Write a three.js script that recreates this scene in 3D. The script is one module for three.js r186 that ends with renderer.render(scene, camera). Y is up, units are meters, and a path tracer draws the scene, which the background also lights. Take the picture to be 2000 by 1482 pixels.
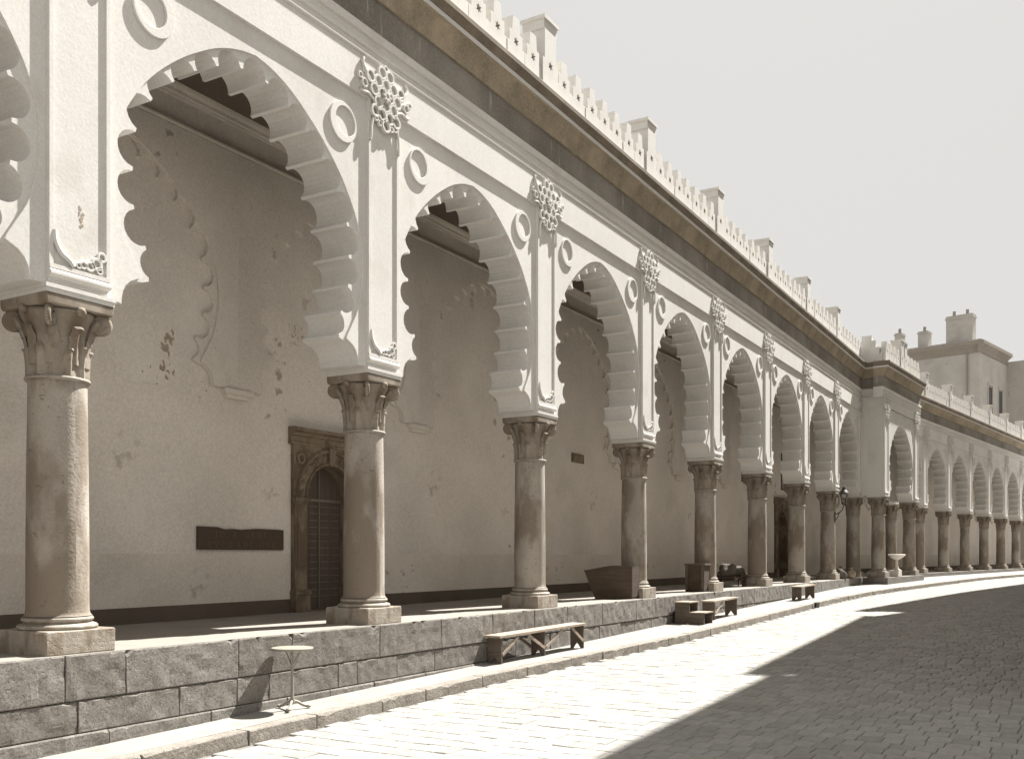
import * as THREE from 'three';
import { mergeGeometries } from 'three/addons/utils/BufferGeometryUtils.js';

// ---------------------------------------------------------------- camera, sky, sun, exposure
const scene = new THREE.Scene();
const camera = new THREE.PerspectiveCamera(2 * Math.atan(741 / 1900) * 180 / Math.PI, 2000 / 1482, 0.1, 900);
camera.position.set(-10.247, 0.912, 8.08);
camera.lookAt(-10.247 + 0.86523, 0.912, 8.08 - 0.50137);
camera.setViewOffset(2000, 1482, -25, -343, 2000, 1482);       // view camera with a raised front

const renderer = new THREE.WebGLRenderer({ antialias: true });
renderer.toneMapping = THREE.LinearToneMapping;
renderer.toneMappingExposure = 3.0;
renderer.shadowMap.enabled = true;

const AZ = 16 * Math.PI / 180, EL = 54 * Math.PI / 180;
const sunDir = new THREE.Vector3(Math.cos(AZ) * Math.cos(EL), Math.sin(EL), Math.sin(AZ) * Math.cos(EL));
{ // hazy, almost white summer sky
  const W = 256, H = 128, data = new Float32Array(W * H * 4);
  for (let j = 0; j < H; j++) for (let i = 0; i < W; i++) {
    const el = (j + 0.5) / H * Math.PI - Math.PI / 2, az = (i + 0.5) / W * 2 * Math.PI;
    const d = new THREE.Vector3(-Math.cos(el) * Math.cos(az), Math.sin(el), Math.cos(el) * Math.sin(az));
    const t = Math.max(0, Math.sin(el));
    const glow = Math.pow(Math.max(0, d.dot(sunDir)), 6);
    const L = 0.25 - 0.03 * t + 0.03 * glow;
    const k = (j * W + i) * 4;
    data[k] = L * 1.015; data[k + 1] = L * 1.0; data[k + 2] = L * 0.975; data[k + 3] = 1;
  }
  const sky = new THREE.DataTexture(data, W, H, THREE.RGBAFormat, THREE.FloatType);
  sky.mapping = THREE.EquirectangularReflectionMapping;
  sky.magFilter = THREE.LinearFilter; sky.needsUpdate = true;
  scene.background = sky; scene.environment = sky;
}
const sun = new THREE.DirectionalLight(new THREE.Color().setRGB(1, 0.975, 0.925), 5);
sun.position.copy(sunDir).multiplyScalar(120).add(new THREE.Vector3(20, 0, 0));
sun.target.position.set(20, 0, 0); scene.add(sun, sun.target);
sun.castShadow = true; sun.shadow.mapSize.set(4096, 4096);
Object.assign(sun.shadow.camera, { left: -60, right: 60, top: 50, bottom: -50, near: 1, far: 300 });

// ---------------------------------------------------------------- helpers
let seed = 1234567;
const rnd = () => { seed |= 0; seed = seed + 0x6D2B79F5 | 0; let t = Math.imul(seed ^ seed >>> 15, 1 | seed); t = t + Math.imul(t ^ t >>> 7, 61 | t) ^ t; return ((t ^ t >>> 14) >>> 0) / 4294967296; };
const rr = (a, b) => a + (b - a) * rnd();
const V3 = (x, y, z) => new THREE.Vector3(x, y, z);
const lerp = (a, b, t) => a + (b - a) * t, clamp = (x, a = 0, b = 1) => Math.min(b, Math.max(a, x));
const sstep = (a, b, x) => { const t = clamp((x - a) / (b - a)); return t * t * (3 - 2 * t); };
const tabl = (T, x) => { if (x <= T[0][0]) return T[0][1]; for (let i = 1; i < T.length; i++) if (x <= T[i][0]) return lerp(T[i - 1][1], T[i][1], (x - T[i - 1][0]) / (T[i][0] - T[i - 1][0])); return T[T.length - 1][1]; };

// tileable value noise
const hashT = new Float32Array(65536); for (let i = 0; i < 65536; i++) hashT[i] = rnd();
const hsh = (x, y, s) => hashT[((x * 73 + y * 179 + s * 7919) * 2654435 + x * y * 31) & 65535];
function vnoise(u, v, p, q, s) {          // u,v in 0..1, p x q cells
  const x = u * p, y = v * q, xi = Math.floor(x), yi = Math.floor(y);
  let fx = x - xi, fy = y - yi; fx = fx * fx * (3 - 2 * fx); fy = fy * fy * (3 - 2 * fy);
  const x0 = ((xi % p) + p) % p, x1 = (x0 + 1) % p, y0 = ((yi % q) + q) % q, y1 = (y0 + 1) % q;
  return lerp(lerp(hsh(x0, y0, s), hsh(x1, y0, s), fx), lerp(hsh(x0, y1, s), hsh(x1, y1, s), fx), fy);
}
function fbm(u, v, p, q, oct, s) { let a = 0.5, r = 0, n = 0; for (let i = 0; i < oct; i++) { r += a * vnoise(u, v, p, q, s + i); n += a; a *= 0.55; p *= 2; q *= 2; } return r / n; }
const toS = c => { c = clamp(c); return 255 * (c <= 0.0031308 ? 12.92 * c : 1.055 * Math.pow(c, 1 / 2.4) - 0.055); };
function tex(W, H, fn, linear) {           // fn(u,v) -> [r,g,b] linear albedo (or a grey height)
  const d = new Uint8Array(W * H * 4);
  for (let j = 0; j < H; j++) for (let i = 0; i < W; i++) {
    const c = fn((i + 0.5) / W, (j + 0.5) / H), k = (j * W + i) * 4;
    if (linear) { d[k] = d[k + 1] = d[k + 2] = 255 * clamp(c); } else { d[k] = toS(c[0]); d[k + 1] = toS(c[1]); d[k + 2] = toS(c[2]); }
    d[k + 3] = 255;
  }
  const t = new THREE.DataTexture(d, W, H); t.wrapS = t.wrapT = THREE.RepeatWrapping;
  t.magFilter = THREE.LinearFilter; t.minFilter = THREE.LinearMipmapLinearFilter; t.generateMipmaps = true;
  if (!linear) t.colorSpace = THREE.SRGBColorSpace; t.needsUpdate = true; return t;
}
const mix3 = (a, b, t) => [lerp(a[0], b[0], t), lerp(a[1], b[1], t), lerp(a[2], b[2], t)];
const mul3 = (a, k) => [a[0] * k, a[1] * k, a[2] * k];
// uv in metres by the dominant axis of each face normal
function boxUV(g, s = 1, ox = 0, oy = 0) {
  if (g.index) g = g.toNonIndexed();
  if (!g.attributes.normal) g.computeVertexNormals();
  const p = g.attributes.position, n = g.attributes.normal, uv = new Float32Array(p.count * 2);
  for (let i = 0; i < p.count; i += 3) {
    let ax = 0, ay = 0, az = 0;
    for (let k = 0; k < 3; k++) { ax += Math.abs(n.getX(i + k)); ay += Math.abs(n.getY(i + k)); az += Math.abs(n.getZ(i + k)); }
    for (let k = 0; k < 3; k++) {
      const x = p.getX(i + k), y = p.getY(i + k), z = p.getZ(i + k); let a, b;
      if (az >= ax && az >= ay) { a = x; b = y; } else if (ax >= ay) { a = z; b = y; } else { a = x; b = z; }
      uv[(i + k) * 2] = a / s + ox; uv[(i + k) * 2 + 1] = b / s + oy;
    }
  }
  g.setAttribute('uv', new THREE.BufferAttribute(uv, 2)); return g;
}
const clean = g => { g = g.index ? g.toNonIndexed() : g; for (const k of Object.keys(g.attributes)) if (!['position', 'normal', 'uv'].includes(k)) g.deleteAttribute(k); g.morphAttributes = {}; return g; };
const merge = gs => mergeGeometries(gs.map(clean), false);
const box = (x0, x1, y0, y1, z0, z1) => { const g = new THREE.BoxGeometry(x1 - x0, y1 - y0, z1 - z0); g.translate((x0 + x1) / 2, (y0 + y1) / 2, (z0 + z1) / 2); return g; };
const poly = pts => { const s = new THREE.Shape(); pts.forEach((p, i) => i ? s.lineTo(p[0], p[1]) : s.moveTo(p[0], p[1])); return s; };
const circ = (x, y, r, n = 20) => { const o = []; for (let i = 0; i < n; i++) { const a = i / n * 2 * Math.PI; o.push([x + r * Math.cos(a), y + r * Math.sin(a)]); } return o; };
function extr(outer, holes, z0, z1, bevel = 0) {
  const s = poly(outer); for (const h of holes || []) { const p = new THREE.Path(); h.forEach((q, i) => i ? p.lineTo(q[0], q[1]) : p.moveTo(q[0], q[1])); s.holes.push(p); }
  const g = new THREE.ExtrudeGeometry(s, bevel ? { depth: z1 - z0 - 2 * bevel, bevelEnabled: true, bevelThickness: bevel, bevelSize: bevel, bevelOffset: -bevel, bevelSegments: 1 } : { depth: z1 - z0, bevelEnabled: false });
  g.translate(0, 0, z0 + bevel); return g;
}
function prism(prof, x0, x1) {              // profile of [z, y] pulled along x
  const g = extr(prof.map(p => [-p[0], p[1]]), null, 0, x1 - x0); g.rotateY(Math.PI / 2); g.translate(x0, 0, 0); return g;  // shape x -> -z, so -z' = z
}
function lathe(prof, seg = 40) { return new THREE.LatheGeometry(prof.map(p => new THREE.Vector2(p[0], p[1])), seg); }
function tube(pts, r, seg = 24, rs = 8) { return new THREE.TubeGeometry(new THREE.CatmullRomCurve3(pts.map(p => V3(...p))), seg, r, rs); }
function bar(a, b, w, h) { // rectangular bar between two points
  const A = V3(...a), B = V3(...b), d = B.clone().sub(A), g = new THREE.BoxGeometry(w, h, d.length());
  const m = new THREE.Matrix4().lookAt(A, B, V3(0, 1, 0.001)); g.applyMatrix4(m); const c = A.add(B).multiplyScalar(0.5); g.translate(c.x, c.y, c.z); return g;
}
function mesh(name, geo, mat, parent, uvS = 1) {
  if (uvS) geo = boxUV(geo, uvS, rnd(), rnd());
  const m = new THREE.Mesh(geo, mat); m.name = name; (parent || scene).add(m); return m;
}
const names = {};
function numbered(n) { names[n] = (names[n] ?? -1) + 1; return names[n] ? n + '_' + String(names[n]).padStart(3, '0') : n; }
function thing(name, label, category, group) { const o = new THREE.Group(); o.name = numbered(name); o.userData = { label, category }; if (group) o.userData.group = group; scene.add(o); return o; }
function setting(name, o = new THREE.Group()) { o.name = name; o.userData = { kind: 'structure' }; scene.add(o); return o; }

// ---------------------------------------------------------------- materials
const N = 1024;
const plasterTex = tex(N, N, (u, v) => {
  const a = fbm(u, v, 4, 4, 6, 11), b = fbm(u, v, 24, 3, 4, 37), f = vnoise(u, v, 420, 420, 5), st = sstep(0.58, 0.8, fbm(u, v, 9, 6, 5, 61));
  let c = mul3([0.66, 0.64, 0.605], 0.93 + 0.10 * (a - 0.5) * 2 + 0.05 * (b - 0.5) + 0.14 * (f - 0.5));
  return mix3(c, [0.47, 0.43, 0.375], 0.35 * st);
});
const plasterBump = tex(512, 512, (u, v) => 0.6 * fbm(u, v, 8, 8, 6, 21) + 0.4 * vnoise(u, v, 200, 200, 8), true);
const wallTex = tex(N, N, (u, v) => {
  const a = fbm(u, v, 3, 3, 7, 101), b = fbm(u, v, 7, 9, 6, 131), f = vnoise(u, v, 380, 380, 15);
  let c = mul3([0.66, 0.605, 0.54], 0.95 + 0.20 * (a - 0.5) * 2 + 0.10 * (b - 0.5) + 0.20 * (f - 0.5));
  const spots = sstep(0.70, 0.78, fbm(u, v, 24, 26, 6, 151)) * sstep(0.52, 0.66, a);
  c = mix3(c, [0.22, 0.18, 0.14], 0.65 * spots);
  const crack = 1 - sstep(0.0, 0.012, Math.abs(fbm(u, v, 5, 8, 6, 171) - 0.5)); c = mix3(c, [0.33, 0.28, 0.23], 0.22 * crack * sstep(0.45, 0.65, b));
  return mix3(c, [0.70, 0.655, 0.595], 0.3 * sstep(0.55, 0.75, b));
});
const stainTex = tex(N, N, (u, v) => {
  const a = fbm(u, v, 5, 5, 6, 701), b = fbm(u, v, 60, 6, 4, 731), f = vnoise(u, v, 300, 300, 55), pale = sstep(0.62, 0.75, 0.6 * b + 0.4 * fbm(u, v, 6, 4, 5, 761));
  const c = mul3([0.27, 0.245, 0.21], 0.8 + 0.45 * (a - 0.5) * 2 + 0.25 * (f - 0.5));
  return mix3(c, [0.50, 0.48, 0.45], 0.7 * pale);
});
const mottleTex = tex(N, N, (u, v) => { const a = fbm(u, v, 6, 6, 7, 801), b = fbm(u, v, 30, 30, 4, 821), f = vnoise(u, v, 330, 330, 65); return mul3([0.29, 0.26, 0.22], 0.75 + 0.4 * (a - 0.5) * 2 + 0.3 * (b - 0.5) + 0.3 * (f - 0.5) + 0.1); });  // mottled dark brown tone for the cove and eave
const stoneTex = tex(N, N, (u, v) => {
  const a = fbm(u, v, 6, 6, 6, 201), f = fbm(u, v, 120, 120, 3, 231), s = sstep(0.60, 0.75, fbm(u, v, 60, 70, 3, 251));
  let c = mul3(mix3([0.165, 0.15, 0.132], [0.195, 0.18, 0.16], sstep(0.35, 0.68, a)), 0.62 + 0.76 * f);
  return mix3(c, [0.07, 0.06, 0.05], 0.55 * s);
});
const stoneBump = tex(N, N, (u, v) => { const f = fbm(u, v, 28, 28, 5, 281), p = sstep(0.62, 0.78, fbm(u, v, 70, 80, 3, 251)); return 0.75 * f - 0.35 * p + 0.2; }, true);
const columnTex = tex(N, N, (u, v) => {
  const a = fbm(u, v, 6, 4, 6, 301), b = fbm(u, v, 14, 4, 6, 331), f = vnoise(u, v, 350, 350, 25);
  const low = sstep(0.7, 0.1, Math.abs(v - 0.17) * 2.2);
  const st = sstep(0.44, 0.62, 0.62 * a + 0.38 * b + 0.07 * low);
  let c = mul3([0.375, 0.337, 0.287], 0.9 + 0.25 * (b - 0.5) * 2 + 0.2 * (f - 0.5));
  c = mix3(c, [0.165, 0.128, 0.093], 0.8 * st);
  const sp = sstep(0.79, 0.84, fbm(u, v, 50, 90, 2, 361)); return mix3(c, [0.15, 0.12, 0.10], 0.6 * sp);
});
const settTex = tex(512, 512, (u, v) => { const a = fbm(u, v, 16, 16, 5, 401), f = vnoise(u, v, 220, 220, 35); return mul3([0.315, 0.306, 0.29], 0.75 + 0.35 * a + 0.22 * (f - 0.5)); });
const paveTex = tex(N, N, (u, v) => {
  const a = fbm(u, v, 5, 5, 6, 501), f = vnoise(u, v, 330, 330, 45), s = sstep(0.6, 0.72, fbm(u, v, 18, 18, 4, 521));
  return mix3(mul3([0.262, 0.25, 0.232], 0.82 + 0.3 * a + 0.12 * (f - 0.5)), [0.21, 0.19, 0.165], 0.45 * s);
});
const woodTex = tex(512, 512, (u, v) => { const g = fbm(u, v, 3, 46, 5, 601), k = fbm(u, v, 5, 5, 4, 621); return mul3(mix3([0.085, 0.064, 0.047], [0.165, 0.132, 0.102], g), 0.7 + 0.55 * k); });
const doorTex = tex(512, 512, (u, v) => { const g = fbm(u, v, 60, 3, 4, 651); return mul3([0.085, 0.062, 0.046], 0.6 + 0.8 * g); });
const M = {};
const std = (o) => new THREE.MeshStandardMaterial(Object.assign({ roughness: 0.95, metalness: 0 }, o));
M.plaster = std({ map: plasterTex, bumpMap: plasterBump, bumpScale: 0.0016 });
M.wall = std({ map: wallTex, bumpMap: plasterBump, bumpScale: 0.006 });
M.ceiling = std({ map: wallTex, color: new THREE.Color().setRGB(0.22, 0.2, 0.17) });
M.stained = std({ map: stainTex, bumpMap: plasterBump, bumpScale: 0.004 });
M.cove = std({ map: mottleTex, color: new THREE.Color().setRGB(1.25, 1.15, 0.98) });
M.eave = std({ map: mottleTex, color: new THREE.Color().setRGB(0.75, 0.69, 0.61) });
M.cornice = std({ map: wallTex, color: new THREE.Color().setRGB(1.0, 0.97, 0.93), bumpMap: plasterBump, bumpScale: 0.006 });
M.stone = std({ map: stoneTex, bumpMap: stoneBump, bumpScale: 0.0045 });
M.stoneB = std({ map: stoneTex, bumpMap: stoneBump, bumpScale: 0.004, color: new THREE.Color().setRGB(0.9, 0.89, 0.88) });
M.kerb = std({ map: stoneTex, bumpMap: stoneBump, bumpScale: 0.006, color: new THREE.Color().setRGB(1.3, 1.28, 1.25) });
M.column = std({ map: columnTex, bumpMap: plasterBump, bumpScale: 0.005, roughness: 0.8 });
M.capital = std({ map: columnTex, color: new THREE.Color().setRGB(0.86, 0.83, 0.79) });  // capital and abacus: column tone darkened, their shade put into the colour
M.plinth = std({ map: columnTex, color: new THREE.Color().setRGB(1.0, 0.98, 0.96), bumpMap: stoneBump, bumpScale: 0.008 });
M.pave = std({ map: paveTex, bumpMap: plasterBump, bumpScale: 0.005 });
M.floor = std({ map: paveTex, color: new THREE.Color().setRGB(0.98, 0.93, 0.87) });
M.joint = std({ color: new THREE.Color().setRGB(0.17, 0.16, 0.145) });
M.setts = [1, 0.93, 1.06, 0.86].map((k, i) => std({ map: settTex, color: new THREE.Color().setRGB(k * 1.0, k * (0.985 + 0.01 * (i % 2)), k * 0.97) }));
M.dark = std({ color: new THREE.Color().setRGB(0.06, 0.048, 0.038) });
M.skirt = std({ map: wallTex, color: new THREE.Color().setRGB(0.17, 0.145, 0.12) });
M.dado = std({ map: wallTex, color: new THREE.Color().setRGB(0.93, 0.915, 0.9), bumpMap: plasterBump, bumpScale: 0.006 });
M.wood = std({ map: woodTex }); M.woodPale = std({ map: woodTex, color: new THREE.Color().setRGB(2.6, 2.7, 2.8) });
M.woodDark = std({ map: woodTex, color: new THREE.Color().setRGB(0.62, 0.56, 0.5) });
M.door = std({ map: doorTex, roughness: 0.7 }); M.stud = std({ color: new THREE.Color().setRGB(0.22, 0.19, 0.16), roughness: 0.5, metalness: 0.6 });
M.iron = std({ color: new THREE.Color().setRGB(0.035, 0.033, 0.03), roughness: 0.55, metalness: 0.5 });
M.paint = std({ map: paveTex, color: new THREE.Color().setRGB(1.0, 0.97, 0.85), roughness: 0.6 });
M.marble = std({ color: new THREE.Color().setRGB(0.66, 0.62, 0.56), roughness: 0.5 });
M.frame = std({ map: columnTex, color: new THREE.Color().setRGB(0.66, 0.58, 0.48), bumpMap: stoneBump, bumpScale: 0.012 });
M.sack = std({ map: wallTex, color: new THREE.Color().setRGB(0.55, 0.48, 0.4) });
M.sackDark = std({ color: new THREE.Color().setRGB(0.10, 0.085, 0.07) });
M.glass = new THREE.MeshPhysicalMaterial({ color: 0xffffff, roughness: 0.05, transmission: 1, thickness: 0 });
M.lime = std({ color: new THREE.Color().setRGB(0.78, 0.75, 0.70) });
M.pane = std({ color: new THREE.Color().setRGB(0.03, 0.032, 0.035), roughness: 0.15 });
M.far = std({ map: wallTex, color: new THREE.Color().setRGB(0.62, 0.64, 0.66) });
M.tile = std({ map: wallTex, color: new THREE.Color().setRGB(0.40, 0.39, 0.37) });

// ---------------------------------------------------------------- ground, road, pavement, kerb, terrace
const D = 4.5, HD = D / 2;
const sideY = x => tabl([[-30, -1.318], [24, -0.368], [28, -0.31], [35, -0.255], [43, -0.2], [120, -0.1]], x);
const kerbZ = x => tabl([[-30, 0.8], [1.5, 0.8], [4, 0.98], [8, 1.24], [20, 1.28], [25, 1.55], [31, 2.2], [43, 3.5], [75, 8.0], [120, 14.4]], x);
const roadDrop = 0.135;
function strip(xs, rows) { // rows: list of functions x -> [y,z]
  const pos = [], uv = [];
  for (let i = 0; i < xs.length - 1; i++) for (let r = 0; r < rows.length - 1; r++) {
    const q = [[xs[i], r], [xs[i + 1], r], [xs[i + 1], r + 1], [xs[i], r + 1]].map(([x, k]) => { const [y, z] = rows[k](x); return [x, y, z]; });
    for (const t of [0, 3, 1, 1, 3, 2]) pos.push(...q[t]);
  }
  const g = new THREE.BufferGeometry(); g.setAttribute('position', new THREE.Float32BufferAttribute(pos, 3)); g.computeVertexNormals(); return g;
}
const xs1 = []; for (let x = -30; x <= 120; x += 1) xs1.push(x);
{
  const gr = new THREE.Mesh(boxUV(new THREE.PlaneGeometry(900, 900).rotateX(-Math.PI / 2), 6), M.pave); gr.position.y = -1.75; setting('ground', gr);
  const pv = mesh('pavement', strip(xs1, [x => [sideY(x) + 0.012, -0.4], x => [sideY(x), kerbZ(x) - 0.17]]), M.pave, null, 4); setting('pavement', pv);
}
// kerb stones
function roughBlock(L, H, T, amp, chip, nx = 9, ny = 5) { // block, front face +z and top uneven; origin at left bottom back
  const pos = [], idx = []; const j = rr(0, 100);
  const P = (a, b, c) => { // a along x 0..1, c around profile
    return [a, b, c];
  };
  const prof = []; // (y,z) along the section: back-top -> front-top edge -> front bottom
  prof.push([1, 0, 1], [1, 0.6, 1], [1, 1 - 0.010 / T, 1], [1 - 0.012 / H, 1, 0]);
  for (let k = 0; k <= ny; k++) prof.push([lerp(1 - 0.05 / H, 0.012 / H, k / ny), 1, 0]); prof.push([0, 1, 0]);
  const as = [0, 0.01 / L]; for (let i = 0; i <= nx; i++) as.push(lerp(0.025 / L, 1 - 0.025 / L, i / nx)); as.push(1 - 0.01 / L, 1); nx = as.length - 1;
  const grid = [];
  for (let i = 0; i <= nx; i++) {
    const a = as[i], row = [], ch0 = vnoise(a * L * 0.25 + j * 0.07, 0.3, 40, 7, 9), ch = chip * sstep(0.76, 0.95, ch0) * 1.4;
    for (const [b, c, top] of prof) {
      const n1 = vnoise(a * L / 4 + j * 0.07, (b * H + c * 0.3) / 4 + j * 0.13, 40, 40, 3) - 0.5;
      let x = a * L, y = b * H, z = c * T; const e = Math.min(a, 1 - a) * L;
      if (top) { y += n1 * amp * 0.25; if (c > 0.7) { z -= ch * 0.9; } }
      else { z += n1 * amp - 0.002; if (b > 1 - 0.06 / H) y -= ch * (b > 1 - 0.02 / H ? 1 : 0.5); if (e < 0.001) z -= 0.010; if (b * H < 0.001) z -= 0.010; }
      if (e < 0.001) x += (a < 0.5 ? 1 : -1) * (0.003 + Math.abs(n1) * 0.006);
      row.push([x, y, z]);
    }
    grid.push(row);
  }
  const m = prof.length;
  const push = (p, q, r) => pos.push(...p, ...q, ...r);
  for (let i = 0; i < nx; i++) for (let k = 0; k < m - 1; k++) { const A = grid[i][k], B = grid[i + 1][k], C = grid[i + 1][k + 1], E = grid[i][k + 1]; push(A, E, B); push(B, E, C); }
  for (const [row, f] of [[grid[0], 0], [grid[nx], 1]]) for (let k = 0; k < m - 1; k++) { const c = [row[0][0], 0, 0]; f ? push(c, row[k], row[k + 1]) : push(c, row[k + 1], row[k]); }
  const g = new THREE.BufferGeometry(); g.setAttribute('position', new THREE.Float32BufferAttribute(pos, 3)); g.computeVertexNormals(); return g;
}
{
  const kerb = setting('kerb'); let x = -14;
  while (x < 74) {
    const L = rr(0.85, 1.35), z0 = kerbZ(x), z1 = kerbZ(x + L), y0 = sideY(x), y1 = sideY(x + L);
    const len = Math.hypot(L, z1 - z0);
    const g = roughBlock(len - 0.006, 0.30, 0.17, 0.012, 0.02, 8, 3);
    const m = mesh('kerb_stone', g, M.kerb, kerb, 1.2);
    m.position.set(x, y0 - 0.298 + rr(-0.004, 0.004), z0 - 0.17 + rr(-0.008, 0.008)); m.rotation.set(0, -Math.atan2(z1 - z0, L), Math.atan2(y1 - y0, L), 'YZX');
    x += L;
  }
}
{ // road: bed plus setts laid in courses across the street
  const road = setting('road');
  mesh('road_bed', strip(xs1, [x => [sideY(x) - roadDrop - 0.018, kerbZ(x) - 0.1], x => [sideY(x) - roadDrop - 0.018, Math.max(kerbZ(x) + 9, 12)], x => [sideY(x) - roadDrop - 0.018, 40]]), M.joint, road, 2);
  const pw = 0.205, pl = 0.27, list = [];
  for (let r = 0, x = -7.5; x < 66; r++, x += pl) {
    const zk = kerbZ(x) + 0.015, zmax = x < 3 ? 9.5 : Math.max(7.9 - 0.05 * (x - 3), kerbZ(x) + 3.4);
    for (let z = zk + (r % 2 ? pw * 0.5 : 0) + rr(-0.03, 0.03); z < zmax;) { const w = pw * rr(0.82, 1.2); list.push([x + pl / 2 + rr(-0.006, 0.006), z + w / 2, w]); z += w; }
  }
  const camD = ([x, z]) => { const dx = x - camera.position.x, dz = z - camera.position.z, Z = dx * 0.86523 - dz * 0.50137 * 1, X = dx * 0.50137 + dz * 0.86523; const px = 1025 + 1900 * X / Z, py = 1084 + 1900 * 2.0 / Z; return Z > 1 && px > -20 && px < 2020 && py < 1500 ? Z : 1e3 + Z; };
  const order = list.map((s, i) => [camD(s), i]).sort((a, b) => a[0] - b[0]);
  // one sett with rounded shoulders, unit footprint
  function settGeo(k) {
    const pos = [], q = 0.455, h = 0.05; const jt = () => (hashT[(k * 97 + pos.length * 13) & 65535] - 0.5) * 0.03;
    const ring = [[0.492, -h, 0.49], [0.49, -0.008, 0.488], [q, 0, q]].map(([a, y, b]) => [[-a + jt(), y, -b + jt()], [a + jt(), y, -b + jt()], [a + jt(), y, b + jt()], [-a + jt(), y, b + jt()]]);
    for (let r = 0; r < 2; r++) for (let i = 0; i < 4; i++) { const A = ring[r][i], B = ring[r][(i + 1) % 4], C = ring[r + 1][(i + 1) % 4], E = ring[r + 1][i]; pos.push(...A, ...E, ...B, ...B, ...E, ...C); }
    const t = ring[2]; const c = [jt(), 0.006 + jt() * 0.1, jt()]; for (let i = 0; i < 4; i++) pos.push(...t[i], ...c, ...t[(i + 1) % 4]);
    const g = new THREE.BufferGeometry(); g.setAttribute('position', new THREE.Float32BufferAttribute(pos, 3)); g.computeVertexNormals();
    return boxUV(g, 3, rnd(), rnd());
  }
  const geos = [1, 2, 3, 4, 5].map(settGeo);
  const put = (o, [x, z, w]) => { o.position.set(x, sideY(x) - roadDrop + rr(-0.004, 0.004), z); o.rotation.set(rr(-0.02, 0.02), rr(-0.03, 0.03), Math.atan2(sideY(x + 1) - sideY(x), 1) + rr(-0.015, 0.015)); o.scale.set(pl, 1, w); };
  order.slice(0, 300).forEach(([, i], k) => { const m = new THREE.Mesh(geos[k % 5], M.setts[Math.floor(rnd() * 4)]); m.name = 'sett'; put(m, list[i]); road.add(m); });
  const rest = order.slice(300), inst = new THREE.InstancedMesh(geos[0], M.setts[0], rest.length), o = new THREE.Object3D(), c = new THREE.Color();
  rest.forEach(([, i], k) => { put(o, list[i]); o.updateMatrix(); inst.setMatrixAt(k, o.matrix); const b = rr(0.84, 1.1); inst.setColorAt(k, c.setRGB(b, b * rr(0.97, 1), b * rr(0.93, 0.99))); });
  inst.name = 'setts'; inst.userData.kind = 'stuff'; road.add(inst);
}
// raised terrace on which the columns stand
const terrace = setting('terrace');
mesh('terrace_floor', box(-12, 40, -0.6, 0, -3.1, 0.03), M.floor, terrace, 3);
{
  const courses = [[0, -0.425, 0.085, 1.15], [-0.425, -0.725, 0.08, 0.85], [-0.725, -1.02, 0.105, 0.9], [-1.02, -1.3, 0.11, 1.0]];
  courses.forEach(([t, b, z, L0], ci) => {
    let x = ci === 0 ? -8.9 : -9.3 + ci * 0.31; const stops = ci === 0 ? [-4.09, -2.66, -1.83] : ci === 1 ? [-4.6, -3.45, -2.2, -0.67] : [];
    while (x < 31.1) {
      let L = L0 * rr(0.8, 1.45); const s = stops.find(v => v > x + 0.25); if (s && x + L > s - 0.3) L = s - x; if (x + L > 31.2) L = 31.2 - x;
      if (t > sideY(x) - 0.05) {
        const zb = ci ? -0.30 : 0.031; const g = roughBlock(L, t - b - 0.006, z - zb, ci < 1 ? 0.014 : 0.012, ci === 0 ? 0.04 : 0.012, 20, 6);
        const m = mesh('stone_block', g, rnd() < 0.5 ? M.stone : M.stoneB, terrace, 1.6); m.position.set(x, b + 0.003 + (ci ? 0 : 0.003), zb + (ci ? rr(-0.006, 0.006) : rr(0, 0.006)));
      }
      x += L;
    }
  });
  mesh('wall_core', box(-12, 31.1, -1.4, -0.012, -0.31, 0.045), M.joint, terrace, 2);
}

// ---------------------------------------------------------------- arcade shapes
const cusp = [[0.19, 6.34], [0.54, 6.215], [0.84, 6.035], [1.13, 5.795], [1.40, 5.50], [1.585, 5.125], [1.625, 4.73], [1.61, 4.355], [1.47, 3.99], [1.435, 3.68]];
function arcPts(A, B, sag, n) { // arc bulging to the left of A->B
  const dx = B[0] - A[0], dy = B[1] - A[1], c = Math.hypot(dx, dy), R = (c * c / 4 + sag * sag) / (2 * sag), nx = -dy / c, ny = dx / c;
  const mx = (A[0] + B[0]) / 2, my = (A[1] + B[1]) / 2, cx = mx + nx * (sag - R), cy = my + ny * (sag - R);
  let a0 = Math.atan2(A[1] - cy, A[0] - cx), a1 = Math.atan2(B[1] - cy, B[0] - cx); while (a1 > a0) a1 -= 2 * Math.PI;
  const o = []; for (let i = 1; i < n; i++) { const a = lerp(a0, a1, i / n); o.push([cx + R * Math.cos(a), cy + R * Math.sin(a)]); } return o;
}
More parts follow.
